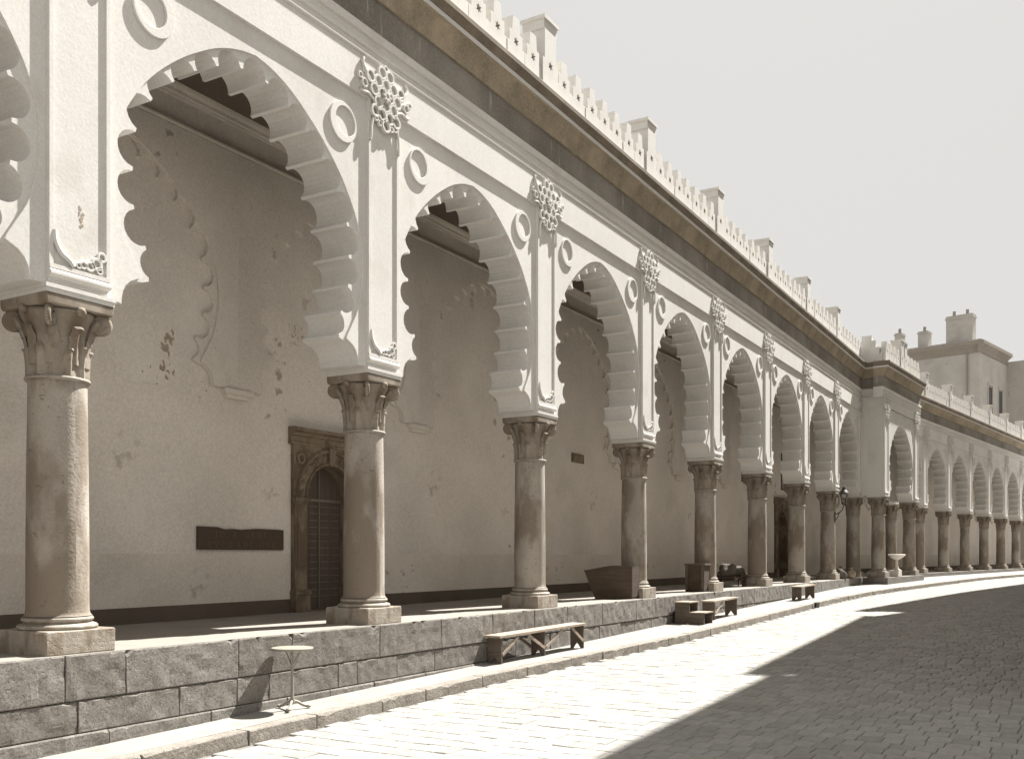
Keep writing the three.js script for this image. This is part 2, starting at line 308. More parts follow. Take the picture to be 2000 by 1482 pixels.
// right half of the lobed edge, apex -> springing; bulges outwards
function lobeHalf(seg) {
  const o = [], c = cusp, n = c.length, e = 0.02;          // every cusp ends in a narrow flat lip
  const A = [], B = []; for (let i = 0; i < n; i++) { const p = i ? c[i - 1] : [-c[0][0], c[0][1]], q = i < n - 1 ? c[i + 1] : [c[i][0], c[i][1] - 0.3]; const dx = q[0] - p[0], dy = q[1] - p[1], l = Math.hypot(dx, dy); A.push([c[i][0] - dx / l * e, c[i][1] - dy / l * e]); B.push([c[i][0] + dx / l * e, c[i][1] + dy / l * e]); }
  o.push(...arcPts([-A[0][0], A[0][1]], A[0], 0.18, seg * 2).slice(seg - 1));
  for (let i = 0; i < n; i++) {
    o.push(A[i], B[i]);
    if (i < n - 1) { const ch = Math.hypot(A[i + 1][0] - B[i][0], A[i + 1][1] - B[i][1]); o.push(...arcPts(B[i], A[i + 1], (i === n - 2 ? 0.32 : 0.54) * ch, seg)); }
  }
  o.push([1.45, 3.655], [1.51, 3.635]);
  for (let i = 1; i <= 6; i++) { const a = Math.PI / 2 * (1 - i / 6); o.push([1.51 + 0.245 * Math.cos(a), 3.39 + 0.245 * Math.sin(a)]); }
  return o;
}
const extrCurve = new THREE.CatmullRomCurve3([[0, 6.56], [0.25, 6.515], [0.55, 6.40], [0.83, 6.23], [1.08, 6.045], [1.37, 5.775], [1.55, 5.555], [1.735, 5.25], [1.85, 4.92], [1.875, 4.65], [1.85, 4.36], [1.765, 4.06], [1.62, 3.80]].map(p => V3(p[0], p[1], 0)));
function extrHalf() { const o = extrCurve.getPoints(44).map(p => [p.x, p.y]); o.push([1.56, 3.70], [1.55, 3.665]); for (let i = 1; i <= 5; i++) { const a = Math.PI / 2 * (1 - i / 5); o.push([1.53 + 0.245 * Math.cos(a), 3.405 + 0.245 * Math.sin(a)]); } return o; }
function openOutline(half, hw, y0, y1, xe) { // slab with the arch cut out of its lower edge
  const l = half.slice().reverse().map(p => [-p[0], p[1]]); if (Math.abs(half[0][0]) < 1e-4) l.pop();
  const end = half[half.length - 1][0];
  return [[-hw, y0], [-end, y0], ...l, ...half, [end, y0], [hw, y0], [hw, y1], [-hw, y1]];
}
const lobe = lobeHalf(10), extra = extrHalf();
const Y0 = 3.365, YL = 6.85;
const G = {};
G.arch = boxUV(extr(openOutline(lobe, HD - 0.001, Y0, 7.0), null, -0.70, -0.094), 5, 0.1, 0.2);
G.archFar = boxUV(extr(openOutline(lobeHalf(5), HD - 0.001, Y0, 7.0), null, -0.70, -0.094), 5, 0.6, 0.4);
G.spandrel = [0, 1, 2].map(i => boxUV(extr(openOutline(extra, HD - 0.001, Y0 + 0.002, YL + 0.1), null, -0.0935, -0.066), 5, 0.31 * i, 0.17 * i));
G.blind = boxUV(extr(openOutline(lobeHalf(6), HD - 0.001, 3.36, YL), null, -2.899, -2.85), 6, 0.5, 0.5);
G.blindSkin = boxUV(extr(openOutline(extra, HD - 0.001, 3.36, YL - 0.01), null, -2.849, -2.825), 6, 0.5, 0.5);
function ringShape(ox) { return extr(circ(0, 0, 0.25, 40), [circ(ox, 0.02, 0.185, 36).reverse()], -0.065, -0.034, 0.004); }
G.crescentL = boxUV(ringShape(0.035), 3); G.crescentR = boxUV(ringShape(-0.035), 3);
// pilaster: board with raised border
const PW = 0.315;
G.pilaster = [0, 1, 2].map(k => boxUV(merge([
  box(-PW, PW, 3.51, YL, -0.0655, -0.042),
  box(-PW, -PW + 0.04, 3.55, YL, -0.042, -0.02), box(PW - 0.04, PW, 3.55, YL, -0.042, -0.02), box(-PW, PW, 3.51, 3.55, -0.0419, -0.015),
]), 4, 0.23 * k, 0.41 * k));
G.pilasterFoot = boxUV(merge([
  prism([[-0.0655, 3.365], [-0.05, 3.365], [-0.05, 3.385], [-0.03, 3.395], [-0.042, 3.41], [-0.042, 3.432], [-0.01, 3.44], [0.004, 3.456], [0.004, 3.478], [-0.01, 3.495], [-0.025, 3.509], [-0.0655, 3.509]], -PW, PW),
]), 3);
G.impost = boxUV(merge([box(-0.363, 0.363, 3.328, 3.364, -0.726, 0.004), box(-0.352, 0.352, 3.286, 3.3275, -0.716, -0.006)]), 3);
// filigree at the pilaster head and curls at its foot
function ringAt(x, y, r0, r1, h, z = -0.02) { const g = extr(circ(0, 0, r0, 14), [circ(0, 0, r1, 12).reverse()], z, z + h, 0.005); g.translate(x, y, 0); return g; }
{
  const rs = []; const rows = [[0, [-0.08, 0.08, -0.24, 0.24, -0.44, 0.44]], [0.137, [0, -0.16, 0.16, -0.32, 0.32]], [-0.137, [0, -0.16, 0.16]], [0.274, [-0.08, 0.08]], [-0.274, [-0.08, 0.08, -0.22, 0.22]], [-0.40, [0]]];
  for (const [dy, cols] of rows) for (const c of cols) { const q = Math.abs(c) > 0.4 ? 0.7 : 1; rs.push(ringAt(c, 7.0 + dy, 0.089 * q, 0.058 * q, 0.045)); }
  for (const [x, y] of [[-0.12, 6.60], [0.12, 6.60], [-0.2, 6.64], [0.2, 6.63], [0, 7.36], [-0.52, 7.07], [0.52, 7.07]]) rs.push(ringAt(x, y, 0.045, 0.024, 0.04));
  const star = []; for (let i = 0; i < 16; i++) { const q = i / 16 * 2 * Math.PI, R = i % 2 ? 0.05 : 0.1; star.push([R * Math.cos(q), 6.99 + R * Math.sin(q)]); }
  rs.push(extr(star, [circ(0, 6.99, 0.03, 10).reverse()], -0.015, 0.045, 0.006));
  for (const s of [-1, 1]) { // leaf tails sweeping out along the frieze and down the edges
    rs.push(tube([[s * 0.30, 7.08, 0], [s * 0.40, 7.16, 0.004], [s * 0.47, 7.27, 0], [s * 0.44, 7.33, -0.005]], 0.022, 10, 6));
    rs.push(tube([[s * 0.25, 6.62, 0], [s * 0.285, 6.52, 0], [s * 0.29, 6.40, 0], [s * 0.30, 6.32, -0.01]], 0.018, 10, 6));
    rs.push(tube([[s * 0.24, 6.86, 0], [s * 0.36, 6.90, 0.004], [s * 0.46, 6.885, 0], [s * 0.52, 6.90, -0.01]], 0.020, 10, 6));
  }
  G.filigree = boxUV(merge(rs), 2);
  const cu = [];
  cu.push(tube([[-0.262, 3.86, -0.03], [-0.25, 3.75, -0.025], [-0.19, 3.66, -0.025], [-0.12, 3.62, -0.025], [-0.07, 3.57, -0.03]], 0.024, 16, 6));
  for (const [x, y, r] of [[0.03, 3.60, 0.035], [0.10, 3.605, 0.045], [0.17, 3.645, 0.055], [0.225, 3.72, 0.045], [0.20, 3.585, 0.032], [-0.02, 3.585, 0.028]]) cu.push(ringAt(x, y + 0.01, r * 1.15, r * 0.6, 0.03, -0.043));
  G.curls = boxUV(merge(cu), 2);
}
// column
G.shaft = [0, 1, 2, 3].map(i => { // uv: once round, height over 3 m
  const g = lathe([[0.30, 0.342], [0.286, 0.352], [0.277, 0.38], [0.274, 0.45], [0.274, 1.0], [0.268, 1.7], [0.257, 2.535]], 44).toNonIndexed();
  const p = g.attributes.position, uv = g.attributes.uv; for (let k = 0; k < p.count; k++) uv.setXY(k, uv.getX(k) * 0.57 + i * 0.37, p.getY(k) / 3 + [0, 0.02, -0.03, 0.05][i]); return g;
});
G.base = boxUV(merge([lathe([[0.0, 0.345], [0.285, 0.345], [0.29, 0.335], [0.305, 0.33], [0.314, 0.318], [0.314, 0.305], [0.304, 0.293], [0.292, 0.287], [0.292, 0.279], [0.315, 0.272], [0.336, 0.266], [0.35, 0.253], [0.353, 0.24], [0.347, 0.226], [0.33, 0.219], [0, 0.219]].reverse(), 44)]), 2);
G.plinth = boxUV(extr([[-0.358, 0], [0.36, 0.002], [0.362, 0.205], [0.35, 0.22], [-0.345, 0.219], [-0.361, 0.2]], null, -0.361, 0.361, 0.01), 1.8);
G.astragal = boxUV(lathe([[0.25, 2.53], [0.275, 2.535], [0.288, 2.546], [0.29, 2.556], [0.282, 2.57], [0.255, 2.576]], 44), 2);
{ // capital: bell, two tiers of leaves, corner scrolls
  const gs = [lathe([[0.25, 2.57], [0.25, 2.72], [0.252, 2.85], [0.262, 2.98], [0.285, 3.08], [0.325, 3.16], [0.345, 3.195], [0.0, 3.195]], 40)];
  const leaf = (a, y0, h, w, r0, curl) => { const pos = []; const nu = 4, nv = 8; const P = (i, j) => { const u = i / nu * 2 - 1, v = j / nv; const ww = w * (1 - 0.55 * Math.pow(v, 2.2)) * (1 + 0.12 * Math.sin(v * 22)); const aa = a + u * ww / r0; const r = r0 + 0.018 + curl * Math.pow(v, 3) - 0.02 * u * u + (Math.abs(u) < 0.1 ? 0.012 : 0); return [r * Math.cos(aa), y0 + h * (v < 0.9 ? v : 0.9 - (v - 0.9) * 0.9), r * Math.sin(aa)]; };
    for (let i = 0; i < nu; i++) for (let j = 0; j < nv; j++) { const A = P(i, j), B = P(i + 1, j), C = P(i + 1, j + 1), E = P(i, j + 1); pos.push(...A, ...E, ...B, ...B, ...E, ...C); }
    const g = new THREE.BufferGeometry(); g.setAttribute('position', new THREE.Float32BufferAttribute(pos, 3)); g.computeVertexNormals(); g.setAttribute('uv', new THREE.Float32BufferAttribute(new Float32Array(pos.length / 3 * 2), 2)); return g; };
  for (let i = 0; i < 12; i++) gs.push(leaf(i * Math.PI / 6 + 0.2, 2.575, 0.29 + 0.02 * (i % 3), 0.062, 0.25, 0.035));
  for (let i = 0; i < 8; i++) gs.push(leaf(i * Math.PI / 4, 2.68, 0.40, 0.07, 0.252, 0.09));
  for (let i = 0; i < 4; i++) { const a = (i + 0.5) * Math.PI / 2, c = Math.cos(a), s = Math.sin(a); // scroll: spiral tube in the diagonal plane
    const pts = []; for (let k = 0; k <= 26; k++) { const t = k / 26, q = Math.PI * 0.55 - t * 3.4 * Math.PI, R = 0.088 * (1 - 0.78 * t); pts.push([(0.375 + R * Math.cos(q)) * c, 3.095 + R * Math.sin(q), (0.375 + R * Math.cos(q)) * s]); }
    gs.push(tube([[0.27 * c, 2.90, 0.27 * s], [0.30 * c, 3.05, 0.30 * s], [0.345 * c, 3.165, 0.345 * s], ...pts], 0.03, 50, 7));
    { const q = new THREE.CylinderGeometry(0.074, 0.074, 0.05, 18); q.rotateX(Math.PI / 2); q.rotateY(-a); q.translate(0.375 * c, 3.095, 0.375 * s); gs.push(q); gs.push(tube([[0.27 * c, 2.95, 0.27 * s], [0.31 * c, 3.05, 0.31 * s], [0.36 * c, 3.13, 0.36 * s]], 0.045, 8, 8)); }
    const b = i * Math.PI / 2; gs.push(lathe([[0, -0.04], [0.03, -0.035], [0.05, 0], [0.03, 0.035], [0, 0.04]], 10).translate(0.345 * Math.cos(b), 3.17, 0.345 * Math.sin(b)));
  }
  G.capital = boxUV(merge(gs.map(g => { if (!g.attributes.uv) g.setAttribute('uv', new THREE.Float32BufferAttribute(new Float32Array(g.attributes.position.count * 2), 2)); return g; })), 2);
  G.abacus = boxUV(merge([
    (() => { const g = extr([[-0.335, 3.19], [0.335, 3.19], [0.35, 3.215], [0.355, 3.245], [0.355, 3.2855], [-0.355, 3.2855], [-0.355, 3.245], [-0.35, 3.215]], null, -0.352, 0.352, 0.012); return g; })()]), 2);
}
function addColumn(parent, x, z, k) {
  const s = new THREE.Mesh(G.shaft[k % 4], M.column); s.name = 'column'; s.position.set(x, 0, z); parent.add(s);
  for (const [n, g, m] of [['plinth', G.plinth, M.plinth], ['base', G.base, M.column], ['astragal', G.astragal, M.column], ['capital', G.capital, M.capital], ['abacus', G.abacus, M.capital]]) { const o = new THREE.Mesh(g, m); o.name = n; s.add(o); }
  return s;
}
// merlons
{
  const star = (x, y, r) => { const o = []; for (let i = 0; i < 12; i++) { const a = i / 12 * 2 * Math.PI + Math.PI / 2, R = i % 2 ? r * 0.5 : r; o.push([x + R * Math.cos(a), y + R * Math.sin(a)]); } return o.reverse(); };
  const small = [[-0.275, 0], [0.275, 0], [0.275, 0.42], [0.205, 0.42], [0.205, 0.62], [0.125, 0.62], [0.10, 0.86], [-0.10, 0.86], [-0.125, 0.62], [-0.205, 0.62], [-0.205, 0.42], [-0.275, 0.42]];
  const a = extr(small, [star(0, 0.47, 0.085)], -0.07, 0), b = extr(small, null, -0.22, -0.0705);
  G.merlon = boxUV(merge([a, b]), 3);
  const tall = [[-0.27, 0], [0.27, 0], [0.27, 0.62], [0.2, 0.62], [0.2, 1.12], [0.23, 1.12], [0.23, 1.28], [-0.23, 1.28], [-0.23, 1.12], [-0.2, 1.12], [-0.2, 0.62], [-0.27, 0.62]];
  G.merlonTall = boxUV(merge([extr(tall, [star(0, 0.55, 0.09)], -0.07, 0.03), extr(tall, null, -0.40, -0.0705), box(-0.26, 0.26, 1.279, 1.34, -0.43, 0.06)]), 3);
}
const corn = {
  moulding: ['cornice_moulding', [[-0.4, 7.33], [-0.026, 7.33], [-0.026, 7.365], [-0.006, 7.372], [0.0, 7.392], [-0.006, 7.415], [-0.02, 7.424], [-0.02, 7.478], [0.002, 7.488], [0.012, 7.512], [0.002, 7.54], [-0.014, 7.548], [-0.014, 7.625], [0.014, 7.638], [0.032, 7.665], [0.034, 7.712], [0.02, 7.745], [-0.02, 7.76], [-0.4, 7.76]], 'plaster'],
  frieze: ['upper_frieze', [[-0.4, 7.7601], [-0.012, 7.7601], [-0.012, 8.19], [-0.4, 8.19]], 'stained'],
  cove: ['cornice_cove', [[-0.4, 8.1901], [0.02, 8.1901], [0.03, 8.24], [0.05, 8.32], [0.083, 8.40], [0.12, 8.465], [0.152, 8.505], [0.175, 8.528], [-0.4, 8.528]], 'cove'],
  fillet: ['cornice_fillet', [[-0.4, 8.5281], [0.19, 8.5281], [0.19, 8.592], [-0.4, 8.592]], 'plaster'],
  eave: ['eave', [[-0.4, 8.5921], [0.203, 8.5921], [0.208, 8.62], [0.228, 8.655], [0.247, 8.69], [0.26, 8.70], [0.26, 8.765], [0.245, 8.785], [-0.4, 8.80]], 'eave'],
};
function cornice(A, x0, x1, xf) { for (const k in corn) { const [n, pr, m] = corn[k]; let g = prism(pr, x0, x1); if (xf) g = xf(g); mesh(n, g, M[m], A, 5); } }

// an arcade: n0..n1 columns at x = n*D, facade plane z = 0, gallery behind
function arcade(A, n0, n1, o = {}) {
  const X0 = n0 * D - (o.padL || 0), X1 = n1 * D + (o.padR || 0);
  const far = o.far;
  for (let n = n0; n <= n1; n++) {
    addColumn(A, n * D, -0.363, (n + 40) % 4);
    const im = new THREE.Mesh(G.impost, M.plaster); im.name = 'impost'; im.position.set(n * D, 0, 0); A.add(im);
    const p = new THREE.Mesh(G.pilaster[(n + 30) % 3], M.plaster); p.name = 'pilaster'; p.position.x = n * D; A.add(p);
    for (const [nm, g] of [['pilaster_foot', G.pilasterFoot], ['filigree', G.filigree], ['scroll_ornament', G.curls]]) { if (far && nm === 'scroll_ornament') continue; const m = new THREE.Mesh(g, M.plaster); m.name = nm; p.add(m); }
  }
  for (let n = n0; n < n1; n++) {
    const xm = n * D + HD;
    const a = new THREE.Mesh(far ? G.archFar : G.arch, M.plaster); a.name = 'lobed_arch'; a.position.x = xm; A.add(a);
    const s = new THREE.Mesh(G.spandrel[(n + 30) % 3], M.plaster); s.name = 'spandrel'; s.position.x = xm; A.add(s);
    for (const [g, dx] of [[G.crescentR, -HD + 0.84], [G.crescentL, HD - 0.79]]) { const c = new THREE.Mesh(g, M.plaster); c.name = 'crescent'; c.position.set(dx, 6.37, 0); s.add(c); }
    const b = new THREE.Mesh(G.blind, M.wall); b.name = 'blind_arch'; b.position.x = xm + 0.1; A.add(b);
    const bs = new THREE.Mesh(G.blindSkin, M.wall); bs.name = 'blind_spandrel'; bs.position.x = xm + 0.1; A.add(bs);
    const br = mesh('wall_bracket', merge([box(-0.27, 0.27, 3.28, 3.355, -2.9, -2.79), box(-0.23, 0.23, 3.22, 3.28, -2.9, -2.83)]), M.wall, A, 3); br.position.x = n * D + 0.1;
  }
  mesh('frieze', box(X0, X1, YL + 0.001, 7.3295, -0.70, -0.02), M.plaster, A, 5);
  cornice(A, X0, X1);
  mesh('upper_wall', box(X0, X1, 7.3296, 8.79, -0.70, -0.399), M.plaster, A, 5);
  const mN = Math.round((X1 - X0) / (D / 8)) - 1;
  for (let i = 0; i <= mN + 1; i++) { const k = n0 * 8 + i - Math.round((o.padL || 0) / (D / 8)); const x = k * D / 8; if (x > X1 - 0.2 || x < X0 + 0.1) continue;
    const t = ((k % 8) + 8) % 8 === 0; const m = new THREE.Mesh(t ? G.merlonTall : G.merlon, M.plaster); m.name = 'merlon'; m.position.set(x, 8.792, 0.02 + (t ? 0 : rr(-0.006, 0.006))); A.add(m); }
  // gallery: back wall with dado and skirting, ceiling, roof
  const holes = (o.doors || []).map(([x, hw0, ys, z]) => { const hw = hw0 + 0.04, q = [[x - hw, 0.0], [x - hw, ys]]; for (let i = 1; i < 16; i++) { const a = Math.PI - Math.PI * i / 16; q.push([x + hw * Math.cos(a), ys + hw * Math.sin(a)]); } q.push([x + hw, ys], [x + hw, 0]); return q; });
  const out = [[X0, -0.02]]; for (const h of holes) out.push([h[0][0], -0.02], ...h.slice(1, -1), [h[h.length - 1][0], -0.02]); out.push([X1, -0.02], [X1, 8.70], [X0, 8.70]);
  mesh('back_wall', extr(out, (o.windows || []).map(([x, w, y0, y1]) => [[x - w / 2, y0], [x - w / 2, y1], [x + w / 2, y1], [x + w / 2, y0]]), -3.3, -2.90), M.wall, A, 7);
  let xa = X0; const edges = [...(o.doors || []).map(([x, hw]) => [x - hw - 0.32, x + hw + 0.32]), [X1, X1]];
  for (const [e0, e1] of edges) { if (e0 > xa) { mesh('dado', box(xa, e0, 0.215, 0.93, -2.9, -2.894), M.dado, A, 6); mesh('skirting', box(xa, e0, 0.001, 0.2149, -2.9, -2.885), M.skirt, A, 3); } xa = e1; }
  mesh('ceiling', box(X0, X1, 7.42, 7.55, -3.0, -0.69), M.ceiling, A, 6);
  mesh('ceiling_cornice', merge([prism([[-2.9, 7.27], [-2.87, 7.27], [-2.86, 7.30], [-2.83, 7.31], [-2.82, 7.35], [-2.78, 7.38], [-2.76, 7.42], [-2.9, 7.42]], X0, X1), prism([[-2.9, 6.85], [-2.825, 6.85], [-2.81, 6.87], [-2.81, 6.90], [-2.83, 6.915], [-2.9, 6.92]], X0, X1)]), M.wall, A, 5);
  mesh('roof', box(X0, X1, 8.70, 8.785, -3.3, -0.41), M.pave, A, 5);
  return A;
}
function carvedDoor(A, x, hw, ys, zw, studs) {
  // stone surround
  const o = hw + 0.30, t = ys + hw;
  const ring = [[-o, 0.36], [-o, t + 0.33], [o, t + 0.33], [o, 0.36], [hw - 0.001, 0.36], [hw, ys]]; for (let i = 1; i < 20; i++) { const a = Math.PI * i / 20; ring.push([hw * Math.cos(a), ys + hw * Math.sin(a)]); } ring.push([-hw, ys], [-hw, 0.36]);
  const gs = [extr(ring.slice().reverse(), null, zw - 0.3, zw + 0.06)];
  const band = (r0, r1, d) => { const q = []; for (let i = 0; i <= 24; i++) { const a = Math.PI * i / 24; q.push([r1 * Math.cos(a), ys + r1 * Math.sin(a)]); } for (let i = 24; i >= 0; i--) { const a = Math.PI * i / 24; q.push([r0 * Math.cos(a), ys + r0 * Math.sin(a)]); } return extr(q, null, zw + 0.0605, zw + d); };
  const sur = mesh('door_surround', merge(gs), M.frame, A, 1.5); sur.position.x = x;
  const m2 = mesh('archivolt', merge([band(hw + 0.01, hw + 0.045, 0.095), band(hw + 0.215, hw + 0.25, 0.10), band(hw + 0.25, hw + 0.27, 0.08)]), M.frame, sur, 1.5);
  const bosses = []; for (let i = 0; i < 12; i++) { const a = Math.PI * (i + 0.5) / 12, R = hw + 0.13; if (Math.abs(i - 5.5) < 1) continue; for (const [da, dr, s] of [[0, 0, 1], [0.06, 0.035, 0.6], [-0.06, -0.03, 0.6]]) { const g = new THREE.SphereGeometry(0.034 * s, 8, 5); g.scale(1.3, 1, 0.7); g.translate((R + dr) * Math.cos(a + da), ys + (R + dr) * Math.sin(a + da), zw + 0.062); bosses.push(g); } }
  mesh('arch_carving', merge(bosses), M.frame, sur, 1);
  mesh('keystone', extr([[-0.065, t + 0.0], [0.065, t + 0.0], [0.085, t + 0.285], [-0.085, t + 0.285]], null, zw + 0.0605, zw + 0.13, 0.012), M.frame, sur, 1.5);
  for (const s of [-1, 1]) {
    mesh('jamb', merge([box(s * (hw + 0.15) - 0.135, s * (hw + 0.15) + 0.135, 0.36, ys - 0.06, zw + 0.0605, zw + 0.085), box(s * (hw + 0.15) - 0.09, s * (hw + 0.15) + 0.09, 0.45, ys - 0.15, zw + 0.0855, zw + 0.098)]), M.frame, sur, 1.5);
    mesh('impost_block', merge([box(s * (hw + 0.15) - 0.17, s * (hw + 0.15) + 0.17, ys - 0.059, ys + 0.0, zw + 0.0605, zw + 0.13), box(s * (hw + 0.15) - 0.15, s * (hw + 0.15) + 0.15, ys - 0.10, ys - 0.0595, zw + 0.0605, zw + 0.11)]), M.frame, sur, 1.5);
    mesh('jamb_base', merge([box(s * (hw + 0.15) - 0.165, s * (hw + 0.15) + 0.165, 0.002, 0.3595, zw - 0.25, zw + 0.13), box(s * (hw + 0.15) - 0.18, s * (hw + 0.15) + 0.18, 0.28, 0.33, zw - 0.05, zw + 0.15)]), M.frame, sur, 1.5);
    const ro = mesh('roundel', new THREE.TorusGeometry(0.075, 0.026, 8, 18).translate(s * (hw + 0.14), ys + hw + 0.07, zw + 0.07), M.frame, sur, 1);
  }
  mesh('entablature', prism([[zw - 0.1, t + 0.2905], [zw + 0.075, t + 0.2905], [zw + 0.085, t + 0.33], [zw + 0.07, t + 0.34], [zw + 0.07, t + 0.42], [zw + 0.10, t + 0.43], [zw + 0.13, t + 0.47], [zw + 0.19, t + 0.50], [zw + 0.20, t + 0.55], [zw + 0.15, t + 0.56], [zw - 0.1, t + 0.57]], -o - 0.06, o + 0.06), M.frame, sur, 1.5);
  // door leaf of planks with rows of nail heads
  const dq = [[-hw + 0.004, 0.004]]; dq.push([hw - 0.004, 0.004], [hw - 0.004, ys]); for (let i = 1; i < 20; i++) { const a = Math.PI * i / 20; dq.push([(hw - 0.004) * Math.cos(a), ys + (hw - 0.004) * Math.sin(a)]); } dq.push([-hw + 0.004, ys]);
  const leaf = mesh('door', extr(dq, null, zw - 0.27, zw - 0.20), M.door, A, 1); leaf.position.x = x;
  const st = []; if (studs) for (let r = 0; r < 15; r++) { const y = 0.22 + r * 0.115; for (const [a, b] of [[-0.9, -0.52], [-0.40, -0.05], [0.08, 0.45], [0.55, 0.9]]) { st.push(box(a * hw, b * hw, y, y + 0.012, zw - 0.2, zw - 0.193)); } }
  st.push(box(-0.012, 0.012, 0.02, ys + hw - 0.03, zw - 0.2, zw - 0.18), box(-hw + 0.02, hw - 0.02, ys - 0.03, ys + 0.02, zw - 0.2, zw - 0.175));
  const sm = mesh('iron_strapwork', merge(st), M.stud, leaf, 1);
  mesh('threshold', box(x - hw + 0.02, x + hw - 0.02, 0.001, 0.012, zw - 0.19, zw + 0.02), M.frame, A, 1);
}
const near = thing('mosque_arcade', 'long white arcade of lobed horseshoe arches on stone columns, nearest the camera', 'arcade');
arcade(near, -2, 7, { padL: 0.36, doors: [[2.13, 0.56, 1.83], [29.8, 0.7, 2.0]], windows: [[24.9, 0.8, 3.6, 5.2], [30.2, 0.8, 3.6, 5.2]] });
mesh('end_wall', box(-9.86, -9.37, -0.02, 7.41, -3.0, -0.70), M.wall, near, 6);
carvedDoor(near, 2.13, 0.56, 1.83, -2.9, true);
carvedDoor(near, 29.8, 0.7, 2.0, -2.9, false);
for (const x of [24.9, 30.2]) mesh('shutter', merge([box(x - 0.39, x - 0.01, 3.61, 5.19, -3.12, -3.06), box(x + 0.01, x + 0.39, 3.61, 5.19, -3.12, -3.06)]), M.door, near, 1);
mesh('wall_tablet', merge([box(10.98, 11.62, 3.20, 3.42, -2.9, -2.87), box(11.02, 11.58, 3.24, 3.38, -2.8699, -2.855)]), M.frame, near, 1.5);

// flaked plaster and seams
function flake(cx, cy, r, z) { const o = [], n = 22, ph = rr(0, 6), ql = rr(0, 6); for (let i = 0; i < n; i++) { const a = i / n * 2 * Math.PI, R = r * (0.75 + 0.3 * Math.sin(2 * a + ph) + 0.22 * Math.sin(3 * a + ql) + 0.15 * rnd()); o.push([cx + 0.8 * R * Math.cos(a + 0.1), cy + 1.25 * R * Math.sin(a + 0.1)]); } return extr(o, null, z, z + 0.002); }
{
  const fl = [];
  for (let i = 0; i < 26; i++) { const t = rnd(); fl.push(flake(-1.13 + (rnd() - 0.5) * 0.22, lerp(4.02, 3.36, t) + rr(-0.03, 0.03), rr(0.012, 0.045) * (i < 4 ? 1.6 : 1), -2.8995 + i * 0.00005)); }
  for (let i = 0; i < 12; i++) fl.push(flake(rr(1.1, 1.5), rr(4.35, 4.55), rr(0.01, 0.022), -2.8245 + i * 0.00005));
  for (let i = 0; i < 9; i++) fl.push(flake(rr(-1.6, -0.4), rr(3.05, 3.5), rr(0.008, 0.02), -2.8995 + i * 0.00005));
  mesh('flaked_plaster', merge(fl), M.sack, near, 1);
  const pf = []; for (let i = 0; i < 8; i++) pf.push(flake(-4.48 + rr(-0.02, 0.02), rr(3.94, 4.15), rr(0.008, 0.02), -0.0415 + i * 0.00005)); mesh('flaked_plaster', merge(pf), M.sack, near, 1);
  const sm = []; for (const x of [-0.35, 4.15, 8.65]) { let px = x + 0.05, py = 3.19; for (let i = 0; i < 9; i++) { const nx = px - rr(0.1, 0.2), ny = py + rr(-0.004, 0.012); sm.push(bar([px, py, -2.897], [nx, ny, -2.897], 0.006, 0.016)); px = nx; py = ny; } }
  mesh('plaster_seam', merge(sm), M.wall, near, 2);
}
